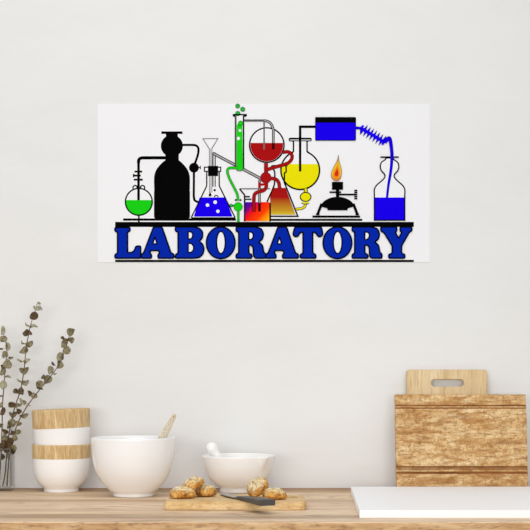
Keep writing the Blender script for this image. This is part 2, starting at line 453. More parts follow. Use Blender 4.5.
d.rect(208.1, 166.0, 218.1, 176.2, 'black')
for x, y, r in ((207.5, 205.2, 1.7), (215.2, 202.3, 1.8), (217.9, 211.4, 1.7)): d.disc(x, y, r, 'paper')
d.disc(210.1, 195.2, 1.5, 'black'); d.fill([(209, 194.6), (210.1, 191.6), (211.2, 194.6)], 'black'); d.disc(214.7, 190.3, 1.2, 'black')
d.stroke([(214.5 + 1.8 - 1.8 * math.cos(math.pi * i / 8), 197.3 - 1.8 * math.sin(math.pi * i / 8)) for i in range(9)], 0.7, 'black')
d.done()

# yellow round flask
d = Draw('drawn_round_flask', 'large round flask of yellow with rim and valve below')
d.disc(300.2, 170.3, 19.3, 'paper'); d.cap(300.2, 170.3, 19.0, 164.2, 'yellow'); d.ring(300.2, 170.3, 19.3, 1.1, 'black')
d.rect(293.4, 141, 307.0, 154.6, 'paper')
for pts in ([(292.0, 140.8), (293.5, 141.6), (293.5, 151.5), (291.4, 153.2)], [(308.4, 140.8), (307.0, 141.6), (307.0, 151.5), (309.2, 153.2)]): d.stroke(pts, 1.0, 'black')
rim = rounded([(289.2, 138.4), (311.2, 138.4), (311.2, 141), (289.2, 141)], 1.0)
d.fill(rim, 'paper'); d.stroke([(289.8, 139), (310.8, 139)], 1.4, 'black'); d.stroke(rim, 0.7, 'black', True)
d.stroke([(300.1, 171.6), (300.1, 126.9), (316, 126.9)], 2.2, 'black')
d.rect(304.2, 188.6, 307.2, 193, 'yellow')
for x in (304.2, 307.2): d.stroke([(x, 188.8), (x, 192.6)], 0.6, 'black')
d.disc(305.6, 197.0, 5.3, 'yellow', 4.5); d.ring(305.6, 197.0, 5.3, 0.7, 'black', 4.5)
d.pipe([(305.2, 203.5), (305.0, 206), (302.6, 208.2), (299, 208.9), (294.6, 209.4)], 1.5, 'yellow', 'black', 0.45)
d.stroke([(301.6, 202.4), (304, 203.4), (307, 202.4), (309.4, 202.8)], 1.4, 'yellow'); d.stroke([(301.6, 203.4), (305, 204.4), (308.8, 203.8)], 0.5, 'black')
d.done()

# red conical flask
d = Draw('drawn_conical_flask', 'conical flask shaded from dark red to yellow')
d.fill([(273.6, 188), (285.6, 188), (295.4, 214.8), (270.2, 214.8), (270.2, 197)], 'conical')
d.stroke([(270.0, 216.4), (297.8, 216.4), (284.3, 182.5), (284.5, 173.2), (286.2, 172), (286.0, 165.8)], 1.0, 'black')
d.stroke(spline([(275.6, 165.8), (271.8, 166.2), (272.6, 168.8), (274.6, 172), (274.6, 182), (273.2, 188), (267.0, 202)], 4), 1.0, 'black')
d.stroke([(284.6, 165.8), (287.6, 165.8)], 0.9, 'black')
d.done()

# red round flask with tubing
d = Draw('drawn_round_flask', 'round flask half full of dark red')
d.disc(266.8, 145.2, 17.2, 'paper'); d.cap(266.8, 145.2, 16.3, 143.1, 'red'); d.ring(266.8, 145.2, 17.2, 1.3, 'black')
d.stroke([(264.1, 121.0), (264.1, 149.6)], 1.5, 'grey')
d.stroke([(243.2, 120.9), (264.5, 120.9)], 1.9, 'grey'); d.stroke([(243.2, 120.1), (264.5, 120.1)], 0.6, 'black')
q = spline([(264.2, 120.9), (268.4, 121.8), (271.6, 125), (273.2, 130), (273.3, 136)], 5) + [(273.3, 149.6)]
d.stroke(q, 2.4, 'black'); d.stroke(q, 1.0, 'lgrey'); d.stroke([(273.3, 143.2), (273.3, 149.6)], 2.0, 'dred')
d.done()

# beaker
d = Draw('drawn_beaker', 'beaker of liquid shaded blue to red to orange')
d.stroke([(239.6, 188.9), (270, 188.9)], 1.1, 'grey')
d.rect(245.2, 202.2, 269.4, 221.2, 'beaker')
d.stroke([(239.6, 188.9), (244.6, 195.2), (244.6, 221.6)], 1.0, 'black'); d.stroke([(270.1, 203), (270.1, 221.6)], 1.1, 'black')
d.stroke([(245, 196.8), (249.8, 196.8)], 1.0, 'black'); d.stroke([(245, 199.4), (251.5, 199.4)], 0.9, 'black')
d.stroke([(259.5, 180), (259.5, 211.6)], 2.2, 'black'); d.stroke([(259.5, 180), (259.5, 203)], 0.9, 'lgrey'); d.stroke([(259.5, 203), (259.5, 210.6)], 0.9, 'dred')
d.done()

d = Draw('drawn_tubing', 'dark red looping tubing with ball joint')
d.pipe([(266.0, 163.2), (266.0, 174)], 3.0, 'red', 'dred', 0.5)
d.pipe([(282.6, 152.4), (287.6, 152.0), (291.2, 154.0), (292.0, 158.0), (289.4, 162.2), (284.5, 164.6), (276, 167), (267.4, 169.7)], 2.5, 'red', 'dred', 0.5)
d.pipe([(270.4, 178.5), (275.4, 179.2), (278.6, 182.4), (279.6, 188.6)], 2.5, 'red', 'dred', 0.5)
d.pipe([(266.0, 181), (266.2, 187.0), (263.4, 190.6), (257.6, 192.2), (254.6, 194.6), (253.9, 198.5), (253.9, 205), (253.9, 212.0)], 2.6, 'red', 'dred', 0.5)
d.stroke([(266, 184.4), (260, 184.8)], 2.2, 'red'); d.stroke([(259.3, 182.4), (259.3, 188.6)], 2.2, 'red')
d.disc(265.8, 177.9, 5.6, 'dred'); d.disc(265.8, 177.9, 5.2, 'red')
d.done()

# green test tube
d = Draw('drawn_test_tube', 'tall tube of bright green with rising bubbles')
d.rect(235.8, 115.5, 243.4, 169, 'paper')
d.stroke([(235.9, 116), (235.9, 169)], 1.6, 'grey'); d.stroke([(235.2, 116), (235.2, 169)], 0.5, 'black'); d.stroke([(243.5, 116), (243.5, 168.5)], 1.0, 'black')
d.fill(rounded([(236.8, 124), (242.4, 124), (242.9, 170.4), (236.6, 170.4)], 1.6), 'green')
d.stroke(spline([(236.4, 168), (237.2, 170.6), (239.6, 171), (242.4, 170.4), (243.4, 167.8)], 4), 0.6, 'dgreen')
for pts in ([(232.9, 115), (234.2, 116.3), (235.5, 116.3)], [(246.7, 115), (245.4, 116.3), (243.7, 116.3)]): d.stroke(pts, 0.9, 'black')
for x, y, r in ((240.7, 123.5, 2.4), (237.7, 106.2, 2.1), (242.7, 109.5, 2.2), (237.8, 113.8, 2.3)):
    d.disc(x, y, r, 'bubble' if y < 120 else 'green'); d.ring(x, y, r, 0.45, 'dgreen')
d.stroke([(232.8, 114.9), (246.9, 114.9)], 1.3, 'black')
for x, y, r in ((240.0, 130.7, 1.3), (238.4, 138.6, 1.6)): d.disc(x, y, r, 'paper')
d.pipe([(238, 168.2), (233, 168.0), (229.0, 168.3), (227.4, 171.4), (229.2, 178.0), (233.4, 186.4), (237.2, 194.2), (238.2, 201)], 1.7, 'green', 'dgreen', 0.45)
d.pipe([(238.3, 208), (238.3, 222.2)], 1.5, 'green', 'dgreen', 0.45)
d.stroke([(231.5, 205.6), (236, 206)], 1.4, 'dgreen'); d.disc(231.2, 205.6, 1.5, 'green'); d.ring(231.2, 205.6, 1.4, 0.6, 'dgreen')
d.disc(235.8, 200.2, 1.0, 'dgreen'); d.disc(240.6, 200.2, 1.0, 'dgreen')
d.disc(238.1, 206.9, 4.5, 'dgreen'); d.disc(238.1, 206.9, 4.1, 'green')
d.done()

# blue tank, coil and tube
d = Draw('drawn_tank', 'blue tank with black top and blue zigzag coil')
d.fill(rounded([(315.1, 117.3), (355.9, 117.3), (355.9, 140.9), (315.1, 140.9)], 1.2), 'black')
d.fill(rounded([(315.8, 122.9), (355.2, 122.9), (355.2, 140.2), (315.8, 140.2)], 0.9), 'blue')
d.pipe([(355.6, 128.1), (361.5, 128.4)], 2.0, 'blue', 'dblue', 0.4)
zz = []
ax = Vector((384.6 - 361.4, 142.4 - 128.6)); un = ax.normalized(); pn = Vector((-un.y, un.x)); nz = 15
for i in range(nz + 1):
    p = Vector((361.4, 128.6)) + ax * (i / nz) + (pn * (3.6 if i % 2 else -3.6) if 0 < i < nz else Vector((0, 0)))
    zz.append((p.x, p.y))
d.stroke(zz, 3.0, 'dblue'); d.stroke([(361.8, 128.9), (384, 142.2)], 3.2, 'blue'); d.stroke(zz, 1.9, 'blue')
d.stroke([(360.6, 128.6), (363.4, 125.6)], 2.0, 'blue'); d.stroke([(382.0, 145.0), (385.0, 141.0)], 2.2, 'blue')
q = spline([(384.4, 142.6), (387.0, 139.6), (389.6, 139.0), (391.2, 147.4), (391.8, 157.5), (390.7, 171.1), (388.4, 184.7), (386.9, 198)], 5)
d.done()
# right bottle
d2 = Draw('drawn_bottle', 'clear drawn bottle half full of blue')
left = spline([(385.8, 158.2), (385.0, 160.0), (381.4, 162.6), (380.2, 166.8), (381.4, 171.0), (384.3, 174.2), (384.6, 177.6), (381, 181.6), (376.6, 185.4), (374.3, 189.6), (374.3, 195)], 4)
right = [(778.9 - x, y) for x, y in left][::-1]
bt = left + [(374.3, 220.3), (404.6, 220.3)] + right
d2.fill(bt, 'paper'); d2.rect(374.9, 197.6, 404.0, 220.4, 'blue'); d2.stroke(bt, 0.9, 'black', True)
d2.stroke([(380.3, 157.3), (398.7, 157.3)], 1.3, 'black')
wds = [4.4 - 2.1 * i / (len(q) - 1) for i in range(len(q))]
d2.stroke(q, wds, 'dblue'); d2.stroke(q, [x - 0.9 for x in wds], 'blue')
d2.done()

# burner
d = Draw('drawn_burner', 'black burner with orange and yellow flame')
d.rect(312.3, 215.7, 360.0, 217.8, 'black')
d.fill([(320.4, 206.6)] + spline([(320.8, 205.2), (324.5, 201), (330.5, 198), (337.4, 197), (344.4, 198), (350.4, 201), (354.2, 205.2)], 5) + [(354.4, 206.6), (347.6, 208.6), (347.4, 210.5), (327.6, 210.5), (327.4, 208.6)], 'black')
for pts in ([(321.8, 203.8), (320.2, 207.5), (317.4, 215.0)], [(353.2, 203.8), (354.6, 207.5), (357.4, 215.0)]): d.stroke(pts, 2.4, 'black')
d.rect(316, 213.6, 319.4, 215.4, 'black'); d.rect(355.4, 213.6, 358.8, 215.4, 'black')
d.rect(331.9, 182.0, 343.0, 190.0, 'black'); d.rect(329.5, 191.5, 341.0, 193.2, 'black'); d.rect(335.9, 189, 339.1, 198, 'black')
d.stroke([(339, 194.7), (355, 194.7)], 1.2, 'black')
for y in (190.7, 192.7, 194.7, 196.7, 198.7): d.stroke([(354.2, y), (357.2, y)], 1.1, 'black')
fo = spline([(338.4, 155.2), (337.0, 161), (333.6, 167.5), (331.2, 173.5), (332.0, 178.5), (336.2, 181.0), (340.2, 178.8), (341.4, 173.5), (341.0, 168), (339.0, 161.5), (338.4, 155.2)], 4)[:-1]
d.fill(fo, 'flame'); d.stroke(fo, 0.5, 'grey', True)
sc = lambda k_, cx, cy: [(cx + (x - 336.6) * k_, cy + (y - 171) * k_) for x, y in fo]
d.fill(sc(0.62, 336.6, 172.0), 'flamein'); d.fill(sc(0.36, 336.6, 173.0), 'flamecore')
d.done()

# lettering, each letter drawn on its own grid (6.625 steps to one drawing unit)
GL = {
 'L': ([(67, 84), (167, 84), (167, 108), (150, 113), (150, 250), (178, 250), (196, 236), (205, 208), (237, 206), (237, 287), (67, 287), (67, 262), (84, 255), (84, 113), (67, 108)], []),
 'A': ([(322, 80), (378, 80), (438, 253), (457, 260), (457, 287), (352, 287), (352, 262), (364, 255), (356, 236), (302, 236), (297, 255), (309, 262), (309, 287), (240, 287), (240, 262), (257, 252)], [[(331, 146), (318, 192), (345, 192)]]),
 'B': ([(-30, 80), (90, 80), (128, 88), (150, 112), (150, 150), (128, 176), (152, 196), (160, 225), (153, 258), (130, 282), (95, 287), (-30, 287), (-30, 262), (-12, 255), (-12, 113), (-30, 108)],
       [[(55, 112), (72, 112), (84, 124), (84, 146), (72, 160), (55, 160)], [(55, 188), (76, 190), (90, 206), (90, 232), (76, 248), (55, 250)]]),
 'R': ([(113, 80), (240, 80), (280, 92), (295, 128), (286, 162), (262, 180), (288, 202), (296, 250), (310, 258), (310, 287), (238, 287), (228, 268), (226, 215), (214, 200), (197, 200), (197, 255), (217, 262), (217, 287), (113, 287), (113, 262), (130, 255), (130, 113), (113, 108)],
       [[(197, 113), (215, 115), (227, 128), (225, 150), (212, 164), (197, 164)]]),
 'T': ([(264, 80), (438, 80), (446, 110), (449, 132), (432, 146), (416, 142), (402, 118), (382, 113), (382, 255), (403, 262), (403, 287), (300, 287), (300, 262), (318, 255), (318, 113), (298, 118), (284, 142), (268, 146), (251, 132), (256, 110)], []),
 'Y': ([(302, 80), (408, 80), (408, 108), (398, 114), (420, 156), (442, 114), (430, 108), (430, 80), (508, 80), (508, 106), (492, 114), (440, 205), (440, 255), (462, 262), (462, 287), (355, 287), (355, 262), (378, 255), (378, 205), (322, 116), (302, 108)], []),
}
def letter(ch, off):
    g = Draw('drawn_letter', 'blue slab letter %s outlined in black' % ch)
    tr = lambda P: [(off + x / 6.625, 215 + y / 6.625) for x, y in P]
    if ch == 'O':
        e = lambda x0, x1, y0, y1: g.ell(off + (x0 + x1) / 13.25, 215 + (y0 + y1) / 13.25, (x1 - x0) / 13.25, (y1 - y0) / 13.25, 48)
        outer, holes = e(175, 365, 80, 290), [e(243, 300, 110, 256)]
    else:
        outer = rounded(tr(GL[ch][0]), 1.5); holes = [rounded(tr(h_), 0.7) for h_ in GL[ch][1]]
    g.fill(outer, 'letter'); g.stroke(outer, 1.05, 'black', True)
    for h_ in holes: g.fill(h_, 'paper'); g.stroke(h_, 0.95, 'black', True)
    g.done()
for ch, off in (('L', 105), ('A', 105), ('B', 180), ('O', 180), ('R', 219.1), ('A', 229.4), ('T', 255), ('O', 296.6), ('R', 335), ('Y', 335)):
    letter(ch, off)

# ------------------------------------------------------------------ stacked bowls
def small_bowl(name, loc, label, rot, prof, band_z, group):
    """prof: outer (r, z) from foot to rim"""
    t = thing(name, loc, label, 'bowl', rot, group)
    th = 0.0028
    out = spline(prof, 5)
    ztop = out[-1][1]
    def r_at(z):
        for (r0, z0), (r1, z1) in zip(out, out[1:]):
            if z0 <= z <= z1 and z1 > z0: return r0 + (r1 - r0) * (z - z0) / (z1 - z0)
        return out[-1][0]
    low = [(0, 0.0015), (prof[0][0] - 0.006, 0.0015), (prof[0][0] - 0.004, 0)] + [p for p in out if p[1] < band_z] + [(r_at(band_z), band_z)]
    rb = r_at(band_z)
    inner = [(r_at(z) - th, z) for z in [band_z - (band_z - 0.012) * i / 12 for i in range(13)] if r_at(z) - th > 0]
    low += inner + [(inner[-1][0] * 0.75, 0.008), (0, 0.007)]
    obj('bowl_body', lathe_bm(low, 80), m_white, t, True)['label'] = 'glossy white lower bowl'
    zs = [band_z + (ztop - band_z) * i / 8 for i in range(9)]
    up = [(r_at(z) + 0.0003, z) for z in zs] + [(r_at(ztop) - 0.0008, ztop + 0.0009), (r_at(ztop) - th + 0.0006, ztop + 0.0007)] + [(r_at(z) - th - 0.0001, z) for z in zs[::-1]]
    up.append(up[0])
    obj('wood_band', lathe_bm(up, 80), m_band, t, True)['label'] = 'wooden band around the rim'
    return t
SY = 3.075; S = F / SY
SX = X(61.3, SY)
def zpx(n): return n / S
low_prof = [(0.0445, 0.0), (0.0445, 0.007), (0.047, 0.010), (0.0588, 0.022), (0.0672, 0.038), (0.0712, 0.056), (0.0726, 0.075), (0.0732, 0.095), (0.0736, 0.1200)]
up_prof = [(0.042, 0.0), (0.042, 0.005), (0.0515, 0.012), (0.0630, 0.020), (0.0685, 0.028), (0.0702, 0.038), (0.0712, 0.056), (0.0724, 0.075), (0.0730, 0.095), (0.0734, 0.1235)]
small_bowl('wooden_rimmed_bowl', (SX, SY, TOP), 'lower white bowl with wooden rim band, standing on the worktop under another bowl', (0, 0, 0), low_prof, 0.0850, 'white bowls with wooden rims')
small_bowl('wooden_rimmed_bowl', (SX + 0.0036, SY, TOP + 0.0856), 'upper white bowl with wooden rim band, nested slightly tilted in the bowl below', (0, math.radians(-2.3), 0), up_prof, 0.0765, 'white bowls with wooden rims')

# ------------------------------------------------------------------ mixing bowl and spoon
MY = 2.938; MS = F / MY; MX = X(133.4, MY)
prof = [(0.0, 0.003), (0.043, 0.003), (0.046, 0.0), (0.0497, 0.0008), (0.0500, 0.004), (0.0494, 0.0075)]
prof += spline([(0.0505, 0.0092), (0.0615, 0.0180), (0.0790, 0.0385), (0.0925, 0.0650), (0.1003, 0.1000), (0.1026, 0.1415)], 8)
prof += [(0.1024, 0.1437), (0.1012, 0.1445), (0.0998, 0.1437)] + spline([(0.0990, 0.1400), (0.0965, 0.100), (0.0885, 0.0660), (0.0745, 0.0410), (0.056, 0.0215), (0.034, 0.0125), (0.0, 0.0105)], 6)
prof = [(r_ * 1.003, z_ * 0.996) for r_, z_ in prof]
mb = obj('mixing_bowl', lathe_bm(prof, 112), m_white, None, True); mb.location = (MX, MY, TOP)
tag(mb, 'large glossy white mixing bowl on a small foot, holding a wooden spoon', 'bowl')

def spoon():
    # local: x to the right, y away, z up, from the inside of the bowl towards the handle tip
    t = thing('wooden_spoon', (MX, MY, TOP), 'pale wooden spoon handle leaning out of the large white bowl', 'spoon')
    tip = Vector((X(175.3, 2.95) - MX, -0.004, Hh(414.2, 2.95)))
    rimp = Vector((X(163.0, 2.975) - MX, 0.021, Hh(437.5, 2.975)))
    dr = (rimp - tip).normalized(); end = tip + dr * 0.172
    side = dr.cross(Vector((0, 1, 0))).normalized(); nrm = side.cross(dr).normalized()
    bm = bmesh.new(); n = 22; rows = []
    for i in range(n + 1):
        u = i / n; p = tip.lerp(end, u)
        if u < 0.04: hw = 0.0045 + 0.03 * u
        elif u < 0.7: hw = 0.0057 + 0.0115 * (u - 0.04)
        else: hw = 0.0133 + 0.010 * math.sin((u - 0.7) / 0.3 * math.pi * 0.62)
        if u > 0.95: hw *= 0.8
        th = 0.0028
        rows.append([bm.verts.new(p + side * a_ * hw + nrm * b_ * th) for a_, b_ in ((-1, -0.5), (-0.75, -1), (0.75, -1), (1, -0.5), (1, 0.5), (0.75, 1), (-0.75, 1), (-1, 0.5))])
    for a_, b_ in zip(rows, rows[1:]):
        for k_ in range(8): bm.faces.new((a_[k_], a_[(k_ + 1) % 8], b_[(k_ + 1) % 8], b_[k_]))
    bm.faces.new(rows[0]); bm.faces.new(rows[-1][::-1])
    obj('spoon_blade', bm, m_spoon, t, False)
    # dark hanging hole ring near the tip
    hp = tip + dr * 0.006
    hb = bmesh.new()
    bmesh.ops.create_cone(hb, cap_ends=True, segments=20, radius1=0.0016, radius2=0.0016, depth=0.0062)
    Mx = Matrix((side, dr, nrm)).transposed().to_4x4(); Mx.translation = hp
    bmesh.ops.transform(hb, matrix=Mx, verts=hb.verts)
    obj('hanging_hole', hb, base_mat('hole_dark', (120, 98, 72), 0.8), t)['label'] = 'small dark hanging hole near the tip'
spoon()

# ------------------------------------------------------------------ mortar and pestle
RY = 3.045; RX = X(238.3, RY)
ang0 = math.radians(-47)
def spout(co):
    r = math.hypot(co.x, co.y)
    if r < 0.03 or co.z < 0.03: return co
    a_ = math.atan2(co.y, co.x); d_ = (a_ - ang0 + math.pi) % (2 * math.pi) - math.pi
    k_ = math.exp(-(d_ / 0.11) ** 2) * max(0, min(1, (co.z - 0.052) / 0.038)) ** 1.5
    return Vector((co.x * (1 + 0.19 * k_), co.y * (1 + 0.19 * k_), co.z + 0.001 * k_))
prof = [(0.0, 0.002), (0.040, 0.002), (0.042, 0.0), (0.0465, 0.0008), (0.0470, 0.004), (0.0440, 0.010)]
prof += spline([(0.0445, 0.0125), (0.0600, 0.0215), (0.0745, 0.0370), (0.0845, 0.0580), (0.0893, 0.0760), (0.0912, 0.0875)], 7)
prof += [(0.0912, 0.0900), (0.0900, 0.0912), (0.0885, 0.0905)] + spline([(0.0870, 0.087), (0.0845, 0.0720), (0.0785, 0.0550), (0.067, 0.0380), (0.050, 0.0250), (0.028, 0.0180), (0, 0.016)], 6)
prof = [(r_ * 1.018, z_ * 1.03) for r_, z_ in prof]
mo = obj('mortar', lathe_bm(prof, 144, spout), m_mortar, None, True); mo.location = (RX, RY, TOP)
tag(mo, 'white porcelain mortar with pouring lip, standing behind the bread board', 'mortar')
pt = thing('pestle', (RX, RY, TOP), 'white pestle with round knob leaning out of the mortar', 'pestle')
p0 = Vector((X(212.0, 3.05) - RX, 0.000, Hh(448.2, 3.05))); p1 = Vector((-0.018, 0.0, 0.034))
dr = (p1 - p0).normalized(); Ln = (p1 - p0).length
q = Matrix.Translation(p0) @ dr.to_track_quat('Z', 'Y').to_matrix().to_4x4()
pp = [(0, -0.0158)] + [(0.0158 * math.sin(t * math.pi / 12), -0.0158 * math.cos(t * math.pi / 12)) for t in range(1, 9)] + [(0.0118, 0.014), (0.0112, 0.020), (0.0115, Ln * 0.5), (0.0120, Ln * 0.75), (0.0150, Ln - 0.012), (0.0150, Ln - 0.004), (0.0105, Ln + 0.005), (0, Ln + 0.009)]
bm = lathe_bm(pp, 40); bmesh.ops.transform(bm, matrix=q, verts=bm.verts)
obj('pestle_body', bm, m_mortar, pt, True)

# ------------------------------------------------------------------ bread board, rolls, knife
BT = 0.0185
BX0, BX1, BY0, BY1 = -0.2188, 0.0900, 2.605, 2.778
def outline_prism(outer, hole, y_or_z, th, bev):
    """filled outline with an optional hole, drawn in a plane and thickened (local z)"""
    bm = bmesh.new()
    edges = []
    for loop in [outer] + ([hole] if hole else []):
        vs = [bm.verts.new((x, y, 0)) for x, y in loop]
        for i in range(len(vs)): edges.append(bm.edges.new((vs[i], vs[(i + 1) % len(vs)])))
    bmesh.ops.triangle_fill(bm, use_beauty=True, use_dissolve=False, edges=edges)
    r = bmesh.ops.extrude_face_region(bm, geom=list(bm.faces))
    for v in r['geom']:
        if isinstance(v, bmesh.types.BMVert): v.co.z += th
    bmesh.ops.recalc_face_normals(bm, faces=bm.faces)
    if bev:
        es = [e for e in bm.edges if len(e.link_faces) == 2 and e.calc_face_angle(0) > 1.2]
        bmesh.ops.bevel(bm, geom=es, offset=bev, segments=2, affect='EDGES')
    return bm
W_, D_ = BX1 - BX0, BY1 - BY0
out = rounded([(0, 0.004), (0.004, 0), (W_ - 0.012, 0.0), (W_, 0.012), (W_, D_ - 0.02), (W_ - 0.02, D_), (0.006, D_), (0, D_ - 0.006)], 0.010, 4)
hole = [(W_ - 0.028 + 0.010 * math.cos(-2 * math.pi * i / 24), D_ * 0.62 + 0.016 * math.sin(-2 * math.pi * i / 24)) for i in range(24)]
bb = obj('serving_board', outline_prism(out, hole, 0, BT, 0.0022), m_board); bb.location = (BX0, BY0, TOP)
tag(bb, 'small light wooden serving board lying at the worktop front, carrying bread rolls', 'cutting board')
ZB = TOP + BT

def roll_bm(seed, rx, ry, rz, slash):
    bm = bmesh.new(); bmesh.ops.create_uvsphere(bm, u_segments=56, v_segments=36, radius=1)
    for v in bm.verts:
        p = v.co.copy()
        n_ = noise.noise(p * 1.6 + Vector((seed, 0, 0))) * 0.13 + noise.noise(p * 4 + Vector((0, seed, 0))) * 0.06
        k_ = 1 + n_
        z = p.z
        if z < -0.45: z = -0.45 - (abs(z) - 0.45) * 0.25
        if p.z > 0.1:
            for s in slash:
                dd = abs(p.x * s[0] + p.y * s[1] - s[2])
                k_ -= 0.17 * math.exp(-(dd / 0.10) ** 2) * min(1, (p.z - 0.1) * 3)
        v.co = Vector((p.x * rx * k_, p.y * ry * k_, z * rz * k_))
    zmin = min(v.co.z for v in bm.verts)
    return bm, zmin
def roll(px, Y, h, rx, ry, rz, rot, seed, label, slash=((0.8, 0.6, 0.0), (-0.6, 0.8, 0.1))):
    bm, zm = roll_bm(seed, rx, ry, rz, slash)
    o = obj('bread_roll', bm, m_crust, None, True)
    o.rotation_euler = rot
    M = o.rotation_euler.to_matrix()
    low = min((M @ v.co).z for v in o.data.vertices)
    o.location = (X(px, Y), Y, ZB + h - low)
    return tag(o, label, 'bread roll', 'bread rolls on the small serving board')
roll(182.4, 2.690, 0.0, 0.0295, 0.026, 0.0165, (0.06, 0, 0.2), 1.3, 'front bread roll of the left heap, nearest the board left end')
roll(205.6, 2.735, 0.0, 0.0250, 0.0245, 0.0165, (0, 0, 0.9), 4.1, 'right bread roll of the left heap, near the knife tip')
roll(193.0, 2.716, 0.0150, 0.0250, 0.0215, 0.0150, (0.10, math.radians(-20), 0.3), 7.7, 'topmost bread roll of the left heap, resting on the two others')
roll(257.4, 2.708, 0.0, 0.0268, 0.0235, 0.0190, (0.45, math.radians(-36), 0.2), 9.2, 'tall tipped-up bread roll behind the knife handle')
roll(274.6, 2.664, 0.0, 0.0265, 0.0235, 0.0155, (0.04, math.radians(4), 0.0), 12.5, 'low bread roll nearest the right end of the small board')

def knife():
    butt = Vector((X(267.6, 2.52), 2.52, 0)); bol = Vector((X(240.6, 2.662), 2.662, 0))
    t = thing('kitchen_knife', (butt.x, butt.y, ZB), 'kitchen knife with dark grey handle lying across the small bread board', 'knife')
    dr = (bol - butt).normalized(); sd = Vector((dr.y, -dr.x, 0)); Lh = (bol - butt).length
    t.rotation_euler = (0, 0, 0)
    def sect(dist, w0, w1, z0, z1, c=0.0012):
        p = dr * dist
        return [p + sd * a_ + Vector((0, 0, b_)) for a_, b_ in ((w0 + c, z0), (w1 - c, z0), (w1, z0 + c), (w1, z1 - c), (w1 - c, z1), (w0 + c, z1), (w0, z1 - c), (w0, z0 + c))]
    def loft(name, secs, mt, lab):
        bm = bmesh.new(); rows = [[bm.verts.new(v) for v in s] for s in secs]
        for a_, b_ in zip(rows, rows[1:]):
            for k_ in range(8): bm.faces.new((a_[k_], a_[(k_ + 1) % 8], b_[(k_ + 1) % 8], b_[k_]))
        bm.faces.new(rows[0]); bm.faces.new(rows[-1][::-1])
        obj(name, bm, mt, t)['label'] = lab
    loft('handle', [sect(0, -0.0175, 0.0175, 0.0004, 0.0130), sect(0.05, -0.0155, 0.0155, 0.0004, 0.0118), sect(0.11, -0.0125, 0.0125, 0.0004, 0.0095), sect(Lh - 0.006, -0.0115, 0.0115, 0.0008, 0.0080)], m_handle, 'dark grey handle')
    loft('bolster', [sect(Lh - 0.006, -0.0110, 0.0110, 0.0012, 0.0076), sect(Lh + 0.006, -0.0115, 0.0115, 0.0022, 0.0054, 0.0006)], m_steel, 'bright steel bolster')
    z0, z1 = 0.0026, 0.0044
    loft('blade', [sect(Lh + 0.006, -0.0150, 0.0115, z0, z1, 0.0004), sect(Lh + 0.060, -0.0150, 0.0110, z0, z1, 0.0004), sect(Lh + 0.105, -0.0095, 0.0095, z0, z1, 0.0004), sect(Lh + 0.128, 0.0045, 0.0075, z0, z1, 0.0004)], m_steel, 'steel blade')
knife()

# ------------------------------------------------------------------ white slab
def slab():
    bm = bmesh.new()
    fl0, bl0 = (X(359.5, 2.458), 2.458), (X(350.8, 3.018), 3.018)
    w2 = 0.56; ux, uy = (bl0[0] - fl0[0]), (bl0[1] - fl0[1]); n_ = math.hypot(ux, uy); sx_, sy_ = uy / n_, -ux / n_
    P = [fl0, (fl0[0] + sx_ * w2, fl0[1] + 0.0), (bl0[0] + sx_ * w2, bl0[1]), bl0]
    lo = [bm.verts.new((x - 0.45, y - 2.74, 0)) for x, y in P]; hi = [bm.verts.new((x - 0.45, y - 2.74, 0.0160)) for x, y in P]
    bm.faces.new(lo[::-1]); bm.faces.new(hi)
    for i in range(4): bm.faces.new((lo[i], lo[(i + 1) % 4], hi[(i + 1) % 4], hi[i]))
    bevel_all(bm, 0.0012, 2)
    o = obj('serving_slab', bm, m_slab); o.location = (0.45, 2.74, TOP)
    tag(o, 'flat plain white slab lying on the worktop before the wooden boards', 'board')
slab()

